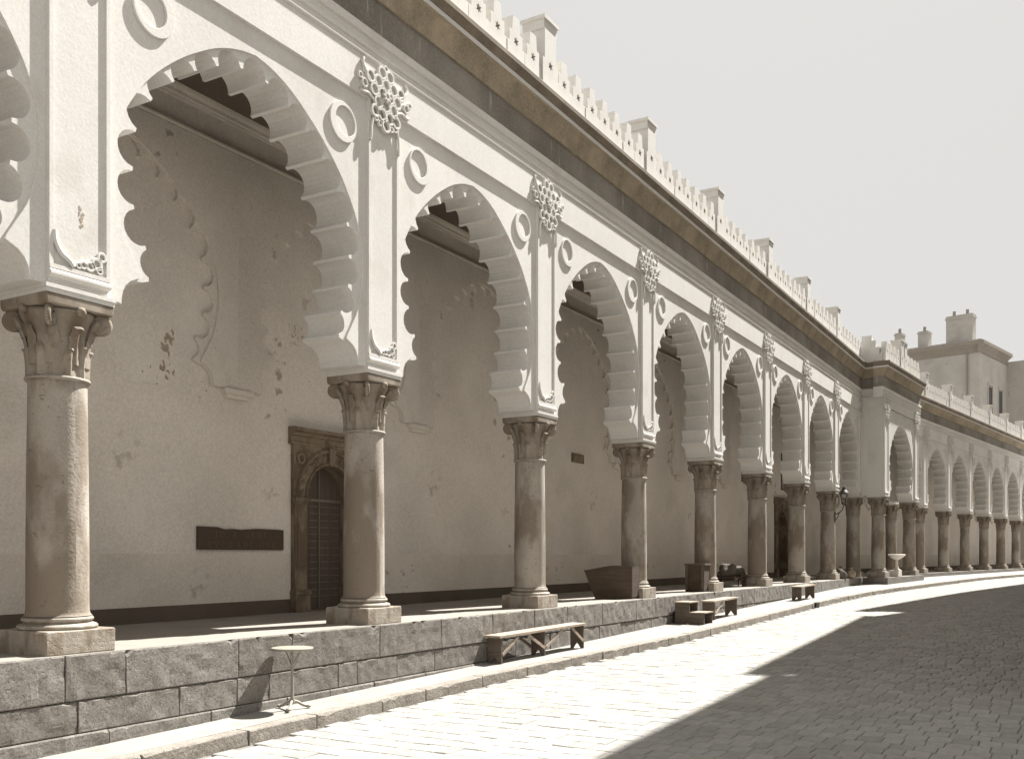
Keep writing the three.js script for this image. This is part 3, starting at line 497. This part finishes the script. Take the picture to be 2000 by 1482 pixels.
// entrance porch standing forward of the arcade
const porch = thing('entrance_porch', 'square entrance porch with stepped crest projecting from the arcade into the street', 'porch');
porch.position.set(31.35, 0, 0.93);
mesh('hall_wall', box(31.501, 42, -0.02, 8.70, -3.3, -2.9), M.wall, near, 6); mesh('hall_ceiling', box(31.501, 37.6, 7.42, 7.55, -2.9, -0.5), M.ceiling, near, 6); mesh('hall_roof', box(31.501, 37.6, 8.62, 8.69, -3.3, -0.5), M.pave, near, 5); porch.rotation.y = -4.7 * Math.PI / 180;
{
  const L = 5.9, P = porch;
  addColumn(P, 0.37, -0.363, 1); addColumn(P, L - 0.37, -0.363, 2); 
  for (const x of [0.37, L - 0.37]) {
    const im = new THREE.Mesh(G.impost, M.plaster); im.name = 'impost'; im.position.x = x; P.add(im);
    const p = new THREE.Mesh(G.pilaster[1], M.plaster); p.name = 'pilaster'; p.position.x = x; P.add(p);
    for (const [nm, g] of [['pilaster_foot', G.pilasterFoot], ['filigree', G.filigree]]) { const m = new THREE.Mesh(g, M.plaster); m.name = nm; p.add(m); }
  }
  const sc = (L - 0.74) / D;
  const arch = mesh('lobed_arch', extr(openOutline(lobeHalf(6).map(p => [p[0] * 1.08, p[1]]), L / 2 - 0.36, Y0, 7.0), null, -0.70, -0.094), M.plaster, P, 5); arch.position.x = L / 2;
  const sp = mesh('spandrel', extr(openOutline(extra.map(p => [p[0] * 1.08, p[1]]), L / 2 - 0.36, Y0 + 0.002, YL + 0.1), null, -0.0935, -0.066), M.plaster, P, 5); sp.position.x = L / 2;
  mesh('pier', box(0.02, 0.36, Y0, 7.0, -0.70, -0.0665), M.plaster, P, 5); mesh('pier', box(L - 0.36, L - 0.02, Y0, 7.0, -0.70, -0.0665), M.plaster, P, 5);
  mesh('side_wall', box(0.02, 0.5, Y0, 8.70, -1.35, -0.7005), M.plaster, P, 5); mesh('side_wall', box(L - 0.5, L - 0.02, Y0, 8.70, -1.8, -0.7005), M.plaster, P, 5);
  mesh('frieze', box(0.0, L, YL + 0.151, 7.3295, -0.70, -0.02), M.plaster, P, 5);
  cornice(P, -0.265, L + 0.265);
  for (const [xx, r, n] of [[0.0, Math.PI / 2, 1.0], [L, -Math.PI / 2, 1.0]]) { // returns of the cornice on the flanks
    cornice(P, 0, 0.94, g => { if (r > 0) { g.rotateY(-Math.PI / 2); g.translate(xx, -0.003, -1.345); } else { g.rotateY(Math.PI / 2); g.translate(xx, -0.003, -0.405); } return g; });
  }
  mesh('upper_wall', box(0.4, L - 0.4, 7.3296, 8.70, -0.71, -0.401), M.plaster, P, 5);
  mesh('roof', box(0.03, L - 0.03, 8.701, 8.786, -1.4, -0.41), M.pave, P, 5);
  mesh('soffit', box(0.51, L - 0.51, 7.02, 7.3, -1.4, -0.71), M.wall, P, 5);
  for (let i = 0; i < 10; i++) { const x = 0.3 + i * 0.59, t = i === 4 || i === 5; const m = new THREE.Mesh(t ? G.merlonTall : G.merlon, M.plaster); m.name = 'merlon'; m.position.set(x, 8.792, 0.02); P.add(m); }
  const stp = [[-0.62, 0], [0.62, 0], [0.62, 0.35], [0.5, 0.35], [0.5, 0.62], [0.36, 0.62], [0.36, 0.9], [0.2, 0.9], [0.2, 1.12], [-0.2, 1.12], [-0.2, 0.9], [-0.36, 0.9], [-0.36, 0.62], [-0.5, 0.62], [-0.5, 0.35], [-0.62, 0.35]];
  const sg = extr(stp, null, -0.22, 0); sg.rotateY(-Math.PI / 2); const sm = mesh('side_merlon', sg, M.plaster, P, 4); sm.position.set(-0.05, 8.792, -0.72);
}
const porchStep = setting('porch_platform', new THREE.Mesh(boxUV(box(-0.2, 6.1, -0.62, -0.002, -1.05, 0.16), 1.6), M.stone));
porchStep.position.copy(porch.position); porchStep.rotation.copy(porch.rotation);

// the arcade carries on beyond the porch, bending towards the street
const farA = thing('mosque_arcade', 'far white arcade beyond the porch, bending away toward the right edge', 'arcade');
farA.position.set(42.5, 0, 1.0); farA.rotation.y = -8 * Math.PI / 180;
arcade(farA, -1, 9, { padL: 0.3, far: true });
{ const f = setting('far_terrace', new THREE.Mesh(boxUV(box(-5.2, 41, -0.5, -0.001, -3.1, 0.09), 1.6), M.stone)); f.position.copy(farA.position); f.rotation.copy(farA.rotation); }

// ---------------------------------------------------------------- buildings
{ // tall block behind the far arcade
  const B = thing('apartment_block', 'pale tall block with chimneys rising behind the far arcade at upper right', 'building');
  B.position.set(72.2, 0.6, 0.84); B.rotation.y = -12 * Math.PI / 180;   // local: face looks towards -x, corner at origin
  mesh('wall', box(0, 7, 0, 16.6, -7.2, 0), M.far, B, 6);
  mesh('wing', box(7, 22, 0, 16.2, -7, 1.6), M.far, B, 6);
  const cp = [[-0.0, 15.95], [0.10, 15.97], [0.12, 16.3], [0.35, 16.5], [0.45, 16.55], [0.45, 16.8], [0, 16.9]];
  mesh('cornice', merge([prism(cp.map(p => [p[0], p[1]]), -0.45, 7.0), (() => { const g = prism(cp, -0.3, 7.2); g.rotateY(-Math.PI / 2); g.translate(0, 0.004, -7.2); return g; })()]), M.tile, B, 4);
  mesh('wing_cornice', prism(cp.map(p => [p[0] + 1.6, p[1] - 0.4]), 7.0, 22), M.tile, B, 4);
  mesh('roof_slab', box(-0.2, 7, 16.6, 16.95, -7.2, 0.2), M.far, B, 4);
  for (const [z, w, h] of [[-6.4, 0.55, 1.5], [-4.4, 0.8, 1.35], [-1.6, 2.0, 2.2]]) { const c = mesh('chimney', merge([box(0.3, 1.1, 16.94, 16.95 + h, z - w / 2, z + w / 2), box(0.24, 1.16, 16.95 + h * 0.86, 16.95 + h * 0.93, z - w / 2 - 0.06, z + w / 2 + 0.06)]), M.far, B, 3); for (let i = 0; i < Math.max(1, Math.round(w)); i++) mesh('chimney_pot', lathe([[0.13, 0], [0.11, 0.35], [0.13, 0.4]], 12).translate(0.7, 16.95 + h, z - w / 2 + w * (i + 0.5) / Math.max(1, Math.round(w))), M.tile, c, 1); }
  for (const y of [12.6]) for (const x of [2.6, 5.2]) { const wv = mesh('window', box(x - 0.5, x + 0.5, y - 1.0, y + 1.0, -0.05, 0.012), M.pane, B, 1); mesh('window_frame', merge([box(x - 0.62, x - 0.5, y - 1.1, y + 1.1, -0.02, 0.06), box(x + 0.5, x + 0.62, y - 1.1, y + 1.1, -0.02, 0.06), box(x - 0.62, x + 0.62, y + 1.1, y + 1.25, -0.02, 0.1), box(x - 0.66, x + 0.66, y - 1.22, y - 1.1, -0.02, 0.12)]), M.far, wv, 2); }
  mesh('drainpipe', tube([[-0.09, 16.2, -0.9], [-0.09, 10, -0.9], [-0.09, 2, -0.9]], 0.06, 6, 8), M.tile, B, 1);
}
function houseRow(label, x0, z0, x1, z1, H, nf) { // house on the other side of the street, facade towards -z
  const B = thing('town_house', label, 'house'); const L = Math.hypot(x1 - x0, z1 - z0);
  B.position.set(x0, -1.1, z0); B.rotation.y = -Math.atan2(z1 - z0, x1 - x0);
  const n = Math.max(1, Math.floor(L / 3)), holes = [], panes = []; const fh = (H - 1.2) / nf;
  for (let f = 0; f < nf; f++) for (let i = 0; i < n; i++) { const x = (i + 0.5) * L / n, w = f ? 1.1 : 1.5, y0 = f ? f * fh + 1.0 : 0.05, y1 = f ? f * fh + 3.0 : 2.9; holes.push([[x - w / 2, y0], [x - w / 2, y1], [x + w / 2, y1], [x + w / 2, y0]]); panes.push([x, w, y0, y1, f]); }
  mesh('wall', extr([[0, 0], [L, 0], [L, H], [0, H]], holes, 0, 0.45), M.lime, B, 6);
  mesh('body', merge([box(0, 0.4, 0, H, 0.451, 9), box(L - 0.4, L, 0, H, 0.451, 9), box(0.4, L - 0.4, H - 0.4, H - 0.05, 0.451, 9), box(0, L, 0, H, 9.0, 9.3)]), M.wall, B, 6);
  for (const [x, w, y0, y1, f] of panes) { const p = mesh(f ? 'window' : 'door', box(x - w / 2, x + w / 2, y0, y1, 0.30, 0.34), f ? M.pane : M.door, B, 1); if (f) mesh('sill', box(x - w / 2 - 0.1, x + w / 2 + 0.1, y0 - 0.12, y0 - 0.001, -0.12, 0.3), M.plaster, p, 2); }
  mesh('cornice', prism([[0.3, H], [0.0, H], [-0.1, H + 0.1], [-0.25, H + 0.2], [-0.25, H + 0.35], [0.3, H + 0.4]], 0, L), M.plaster, B, 4);
}
houseRow('plain house across the street nearest the camera, outside the right edge', 3, 7.95, 15.5, 7.6, 16.6, 4);
houseRow('middle house across the street, its shadow lying on the setts', 15.6, 7.25, 27.2, 6.66, 16.7, 4);
houseRow('far house across the street where the road bends', 30.1, 6.45, 62, 11.1, 18.6, 5);

// ---------------------------------------------------------------- things on the terrace and the pavement
{ // inscribed plaque on the gallery wall
  const cv = document.createElement('canvas'); cv.width = 1024; cv.height = 220; const c = cv.getContext('2d');
  c.fillStyle = '#4a3c30'; c.fillRect(0, 0, 1024, 220);
  for (let i = 0; i < 2600; i++) { c.fillStyle = rnd() < 0.5 ? 'rgba(30,22,16,0.25)' : 'rgba(120,100,80,0.18)'; c.fillRect(rnd() * 1024, rnd() * 220, rr(1, 7), rr(1, 4)); }
  c.strokeStyle = 'rgba(128,108,88,0.75)'; c.lineWidth = 3; c.fillStyle = 'rgba(130,110,90,0.38)'; c.font = '82px serif'; c.textBaseline = 'alphabetic';
  c.fillText('I D    A    G E N I', 190, 100); c.fillText('E V C D  A D C · O V E', 110, 198);
  const t = new THREE.CanvasTexture(cv); t.colorSpace = THREE.SRGBColorSpace;
  const T = thing('inscribed_plaque', 'dark oblong inscribed stone plaque on the wall left of the carved door', 'plaque'); T.position.set(0.22, 1.155, -2.894);
  const o = [[-0.85, -0.165], [0.85, -0.165], [0.85, 0.150], [0.3, 0.158], [-0.05, 0.135], [-0.18, 0.145], [-0.36, 0.135], [-0.48, 0.165], [-0.85, 0.17]];
  const g = extr(o, null, 0, 0.035); const p = g.attributes.position, uv = g.attributes.uv; for (let i = 0; i < p.count; i++) uv.setXY(i, (p.getX(i) + 0.85) / 1.7, (p.getY(i) + 0.17) / 0.34);
  mesh('slab', g, std({ map: t, roughness: 0.8 }), T, 0);
}
{ // bistro table
  const T = thing('bistro_table', 'small round pedestal table standing on the pavement below the terrace wall', 'table');
  const y = sideY(-2.1) + 0.012, h = 0.69; T.position.set(-2.1, y, 0.335);
  mesh('table_top', lathe([[0, h - 0.03], [0.21, h - 0.03], [0.231, h - 0.025], [0.234, h - 0.012], [0.231, h - 0.002], [0.225, h], [0, h]], 48), M.paint, T, 1);
  mesh('pedestal', merge([lathe([[0.03, 0.055], [0.034, 0.09], [0.02, 0.12], [0.016, 0.3], [0.016, h - 0.2], [0.024, h - 0.18], [0.017, h - 0.16], [0.017, h - 0.03]], 16)]), M.paint, T, 1);
  for (let i = 0; i < 3; i++) { const a = i * 2.094 + 0.5, c = Math.cos(a), s = Math.sin(a);
    mesh('bracket', tube([[0.015 * c, h - 0.19, 0.015 * s], [0.05 * c, h - 0.12, 0.05 * s], [0.10 * c, h - 0.05, 0.10 * s], [0.15 * c, h - 0.03, 0.15 * s]], 0.007, 14, 6), M.paint, T, 1);
    mesh('foot', merge([tube([[0.01 * c, 0.09, 0.01 * s], [0.06 * c, 0.075, 0.06 * s], [0.13 * c, 0.035, 0.13 * s], [0.185 * c, 0.02, 0.185 * s]], 0.017, 14, 8), new THREE.SphereGeometry(0.026, 10, 8).scale(1.2, 0.8, 1.2).translate(0.19 * c, 0.02, 0.19 * s)]), M.paint, T, 1); }
}
function bench(label, x0, z0, x1, z1, h, w, nLegs, braces) {
  const T = thing('plank_bench', label, 'bench', 'plank benches along the pavement'); const L = Math.hypot(x1 - x0, z1 - z0), ym = sideY((x0 + x1) / 2), sl = Math.atan2(sideY(x1) - sideY(x0), L);
  T.position.set(x0, sideY(x0) + 0.008, z0); T.rotation.set(0, -Math.atan2(z1 - z0, x1 - x0), sl, 'YZX');
  mesh('seat', box(-0.06, L + 0.06, h - 0.035, h, -w / 2, w / 2), M.woodPale, T, 0.9);
  for (let i = 0; i < nLegs; i++) { const x = L * i / (nLegs - 1); const hw = w / 2 - 0.02, q = [[-hw, 0], [-hw * 0.55, 0], [0, 0.11], [hw * 0.55, 0], [hw, 0], [hw, h - 0.036], [-hw, h - 0.036]]; const g = extr(q, null, -0.014, 0.014); g.rotateY(Math.PI / 2); g.translate(x + (i ? -0.015 : 0.015), 0, 0); mesh('leg', g, M.wood, T, 0.8); }
  for (const [a, b] of braces) mesh('brace', bar([a * L, h - 0.05, w / 2 - 0.025], [b * L, 0.13, w / 2 - 0.025], 0.02, 0.045), M.woodPale, T, 0.7);
  for (const [a, b] of braces.slice(0, 2)) mesh('brace', bar([a * L, h - 0.05, -w / 2 + 0.03], [b * L, 0.13, -w / 2 + 0.03], 0.02, 0.045), M.wood, T, 0.7);
}
bench('long plank bench with diagonal braces below the terrace, nearest the round table', 2.36, 0.24, 4.86, 0.39, 0.43, 0.30, 3, [[0.19, 0.015], [0.30, 0.49], [0.72, 0.515], [0.84, 0.99]]);
bench('short plank bench standing just behind the two-step stool', 11.35, 0.48, 12.95, 0.50, 0.44, 0.34, 2, [[0.36, 0.06]]);
bench('farthest plank bench, seen end on beside the kerb drain', 18.95, 0.55, 20.35, 0.60, 0.43, 0.33, 2, []);
{
  const T = thing('step_stool', 'two-step wooden stool standing on the pavement before the short bench', 'step stool'); T.position.set(10.35, sideY(10.35) + 0.008, 0.36); T.rotation.set(0, 0, Math.atan(0.0176));
  T.rotation.set(0, -Math.PI / 2, 0); T.position.z = 0.49;
  for (const z of [-0.27, 0.248]) mesh('side_panel', extr([[-0.34, 0], [0.34, 0], [0.34, 0.235], [0.0, 0.235], [0, 0.455], [-0.34, 0.455]], null, z, z + 0.022), M.wood, T, 0.8);
  mesh('tread', box(-0.36, 0.012, 0.456, 0.48, -0.29, 0.29), M.woodPale, T, 0.8); mesh('tread', box(0.0125, 0.36, 0.236, 0.26, -0.29, 0.29), M.woodPale, T, 0.8);
  mesh('back_panel', box(-0.345, -0.32, 0, 0.455, -0.247, 0.247), M.woodDark, T, 0.8);
}
{ // flared wooden bin beside the fourth column
  const T = thing('wooden_bin', 'flared curved wooden bin standing in front of the fourth column', 'bin'); T.position.set(8.1, 0.002, -0.42);
  const pos = [], n = 22; // curved screen: plan arc, flaring and dropping to the left
  const pl = t => { const a = lerp(0, 1, t); return [lerp(-0.05, 0.18, Math.pow(t, 1.2)) - 0.30 * Math.pow(1 - t, 2.2) * 0.3, lerp(-0.36, 0.33, t)]; };
  const P = (t, v, d) => { const [x, z] = pl(t); const H = lerp(0.60, 0.69, sstep(0, 0.55, t)); const fl = (1 - sstep(0, 0.7, t)) * 0.22 * v; return [x - fl * 0.4 + d * 0.9, v * H, z - fl + d * 0.1]; };
  for (let i = 0; i < n; i++) for (let d of [0, 0.035]) for (let k = 0; k < 4; k++) { const A = P(i / n, k / 4, d), B = P((i + 1) / n, k / 4, d), C = P((i + 1) / n, (k + 1) / 4, d), E = P(i / n, (k + 1) / 4, d); d ? pos.push(...A, ...E, ...B, ...B, ...E, ...C) : pos.push(...A, ...B, ...E, ...B, ...C, ...E); }
  for (let i = 0; i < n; i++) { const A = P(i / n, 1, 0), B = P((i + 1) / n, 1, 0), C = P((i + 1) / n, 1, 0.035), E = P(i / n, 1, 0.035); pos.push(...A, ...B, ...E, ...B, ...C, ...E); }
  for (const t of [0, 1]) for (let k = 0; k < 4; k++) { const A = P(t, k / 4, 0), B = P(t, (k + 1) / 4, 0), C = P(t, (k + 1) / 4, 0.035), E = P(t, k / 4, 0.035); pos.push(...A, ...B, ...C, ...A, ...C, ...E); }
  const g = new THREE.BufferGeometry(); g.setAttribute('position', new THREE.Float32BufferAttribute(pos, 3)); g.computeVertexNormals();
  mesh('curved_side', g, M.woodDark, T, 0.8);
  const b = extr([[-0.02, -0.33], [0.2, -0.33], [0.52, -0.2], [0.52, 0.33], [0.2, 0.33], [0.0, 0]].reverse(), null, 0, 0.03); b.rotateX(Math.PI / 2); b.translate(0, 0.04, 0); mesh('bottom', b, M.woodDark, T, 0.8);
  mesh('front_side', box(0.215, 0.53, 0, 0.66, 0.30, 0.33), M.woodDark, T, 0.8); mesh('back_side', box(0.0, 0.53, 0, 0.58, -0.36, -0.33), M.woodDark, T, 0.8); mesh('far_side', box(0.53, 0.56, 0, 0.66, -0.36, 0.33), M.woodDark, T, 0.8);
}
{ // upright box beside the fifth column
  const T = thing('wooden_chest', 'upright dark wooden chest standing before the fifth column', 'chest'); T.position.set(12.85, 0.002, -0.42);
  mesh('body', box(0, 0.42, 0.03, 0.66, -0.24, 0.26), M.woodDark, T, 0.8); mesh('lid', box(-0.02, 0.44, 0.661, 0.70, -0.26, 0.29), M.wood, T, 0.8);
  for (const z of [-0.2, 0.22]) mesh('batten', box(-0.018, -0.0005, 0.03, 0.655, z - 0.03, z + 0.03), M.wood, T, 0.8);
  for (const [x, z] of [[0.03, -0.2], [0.39, -0.2], [0.03, 0.22], [0.39, 0.22]]) mesh('foot', box(x - 0.03, x + 0.03, 0, 0.029, z - 0.03, z + 0.03), M.woodDark, T, 0.8);
}
{ // handcart with a load by the sixth column
  const T = thing('handcart', 'low wooden handcart loaded with dark bundles behind the sixth column', 'handcart'); T.position.set(17.4, 0.002, -0.95);
  mesh('bed', box(-0.55, 0.75, 0.24, 0.29, -0.3, 0.3), M.woodDark, T, 0.8);
  for (const z of [-0.27, 0.27]) mesh('shaft', bar([-0.5, 0.22, z], [1.75, 0.47, z + 0.06], 0.04, 0.04), M.woodPale, T, 0.8);
  for (const z of [-0.36, 0.36]) { const w = mesh('wheel', new THREE.TorusGeometry(0.2, 0.022, 8, 28).translate(0, 0.222, z), M.woodDark, T, 1); const sp = []; for (let i = 0; i < 4; i++) { const a = i * Math.PI / 4; sp.push(bar([0.19 * Math.cos(a), 0.222 + 0.19 * Math.sin(a), z], [-0.19 * Math.cos(a), 0.222 - 0.19 * Math.sin(a), z], 0.018, 0.018)); } mesh('spokes', merge(sp), M.woodDark, w, 1); }
  mesh('axle', bar([0, 0.222, -0.37], [0, 0.222, 0.37], 0.03, 0.03), M.woodDark, T, 1);
  mesh('prop', box(0.66, 0.70, 0.0, 0.24, -0.02, 0.02), M.woodDark, T, 1);
}
function lump(r, sx, sy, sz, k) { const g = new THREE.IcosahedronGeometry(r, 4); const p = g.attributes.position; for (let i = 0; i < p.count; i++) { const x = p.getX(i), y = p.getY(i), z = p.getZ(i); const n = 1 + 0.16 * Math.sin(x * 14 + k) * Math.sin(y * 11 + k * 2) + 0.10 * Math.sin(z * 19 + x * 9 + k); const yy = y * n * sy; p.setXYZ(i, x * n * sx, Math.max(yy, -r * sy * 0.62), z * n * sz); } g.computeVertexNormals(); g.translate(0, r * sy * 0.62, 0); return g; }
for (const [x, z, y, sx, sy, sz, lab] of [[17.15, -0.98, 0.293, 1.0, 0.9, 1.0, 'dark cloth bundle heaped at the near end of the handcart'], [17.75, -0.93, 0.293, 1.1, 0.75, 1.0, 'smaller dark bundle at the far end of the handcart']]) { const t = thing('cloth_bundle', lab, 'bundle', 'bundles on the handcart'); t.position.set(x, y, z); mesh('cloth', lump(0.25, sx, sy, sz, x), M.sackDark, t, 1); mesh('tie', new THREE.TorusGeometry(0.06, 0.014, 6, 14).rotateX(Math.PI / 2).translate(0, 0.25 * sy * 1.45, 0), M.sack, t, 1); }
for (const [x, z, m, lab, s] of [[27.9, -0.1, M.sackDark, 'dark sack slumped at the foot of the eighth column', 1], [29.6, -0.05, M.sack, 'pale sack lying on the terrace edge beside the porch', 0.8]]) { const t = thing('sack', lab, 'sack', 'sacks on the terrace by the porch'); t.position.set(x, 0.002, z); mesh('bag', lump(0.24 * s, 1.1, 0.95, 0.9, x), m, t, 1); mesh('tied_neck', lathe([[0.02, 0], [0.07, 0.03], [0.03, 0.07], [0.08, 0.14]], 12).translate(0, 0.34 * s, 0), m, t, 1); }
{ // fountain in front of the porch
  const T = thing('fountain', 'pale stone fountain bowl on a slender stem between the porch columns', 'fountain'); T.position.set(33.6, 0.0, 1.02 ); T.rotation.y = porch.rotation.y;
  mesh('pedestal', extr([[-0.3, 0], [0.3, 0], [0.3, 0.22], [0.26, 0.27], [-0.26, 0.27], [-0.3, 0.22]], null, -0.3, 0.14, 0.01), M.marble, T, 1);
  mesh('stem', lathe([[0.14, 0.27], [0.15, 0.30], [0.08, 0.35], [0.055, 0.5], [0.07, 0.62], [0.05, 0.68], [0.1, 0.74]], 20), M.marble, T, 1);
  mesh('bowl', lathe([[0.05, 0.73], [0.14, 0.75], [0.27, 0.83], [0.35, 0.90], [0.36, 0.93], [0.34, 0.945], [0.30, 0.92], [0.15, 0.85], [0, 0.84]], 32), M.marble, T, 1);
}
{ // wall lantern on the eighth column
  const T = thing('street_lantern', 'black iron lantern on a bracket fixed to the eighth column', 'lantern'); T.position.set(27.0, 2.45, -0.10);
  mesh('bracket', merge([tube([[0, 0, 0.0], [-0.02, 0.02, 0.12], [-0.06, 0.12, 0.26], [-0.06, 0.32, 0.34]], 0.02, 18, 8), tube([[0, -0.25, 0.0], [-0.01, -0.12, 0.1], [-0.03, 0.04, 0.16]], 0.014, 12, 8), box(-0.05, 0.05, -0.3, 0.1, -0.012, 0.012)]), M.iron, T, 1);
  const fr = []; for (let i = 0; i < 4; i++) { const a = i * Math.PI / 2 + Math.PI / 4; fr.push(bar([-0.06 + 0.09 * Math.cos(a), 0.36, 0.34 + 0.09 * Math.sin(a)], [-0.06 + 0.165 * Math.cos(a), 0.74, 0.34 + 0.165 * Math.sin(a)], 0.02, 0.02)); }
  fr.push(lathe([[0, 0.32], [0.1, 0.34], [0.1, 0.37], [0, 0.37]], 4).rotateY(Math.PI / 4).translate(-0.06, 0, 0.34));
  mesh('cage', merge(fr), M.iron, T, 1);
  mesh('glazing', lathe([[0.085, 0.372], [0.152, 0.738]], 4).rotateY(0).translate(-0.06, 0, 0.34), M.glass, T, 1);
  mesh('roof', lathe([[0.20, 0.74], [0.19, 0.77], [0.10, 0.88], [0.07, 0.89], [0.07, 0.95], [0.03, 1.0], [0, 1.04]], 12).translate(-0.06, 0, 0.34), M.iron, T, 1);
}
{ const T = thing('kerb_drain', 'dark iron drain inlet set against the kerb below the farthest bench', 'drain'); const x = 18.35; T.position.set(x, sideY(x) - roadDrop, kerbZ(x)); mesh('inlet', box(-0.22, 0.16, -0.01, 0.125, 0.002, 0.05), M.iron, T, 1); mesh('hood', box(-0.25, 0.19, 0.1255, 0.15, -0.02, 0.07), M.dark, T, 1); }

scene.traverse(o => { if (o.isMesh) { o.castShadow = true; o.receiveShadow = true; } });
renderer.render(scene, camera);
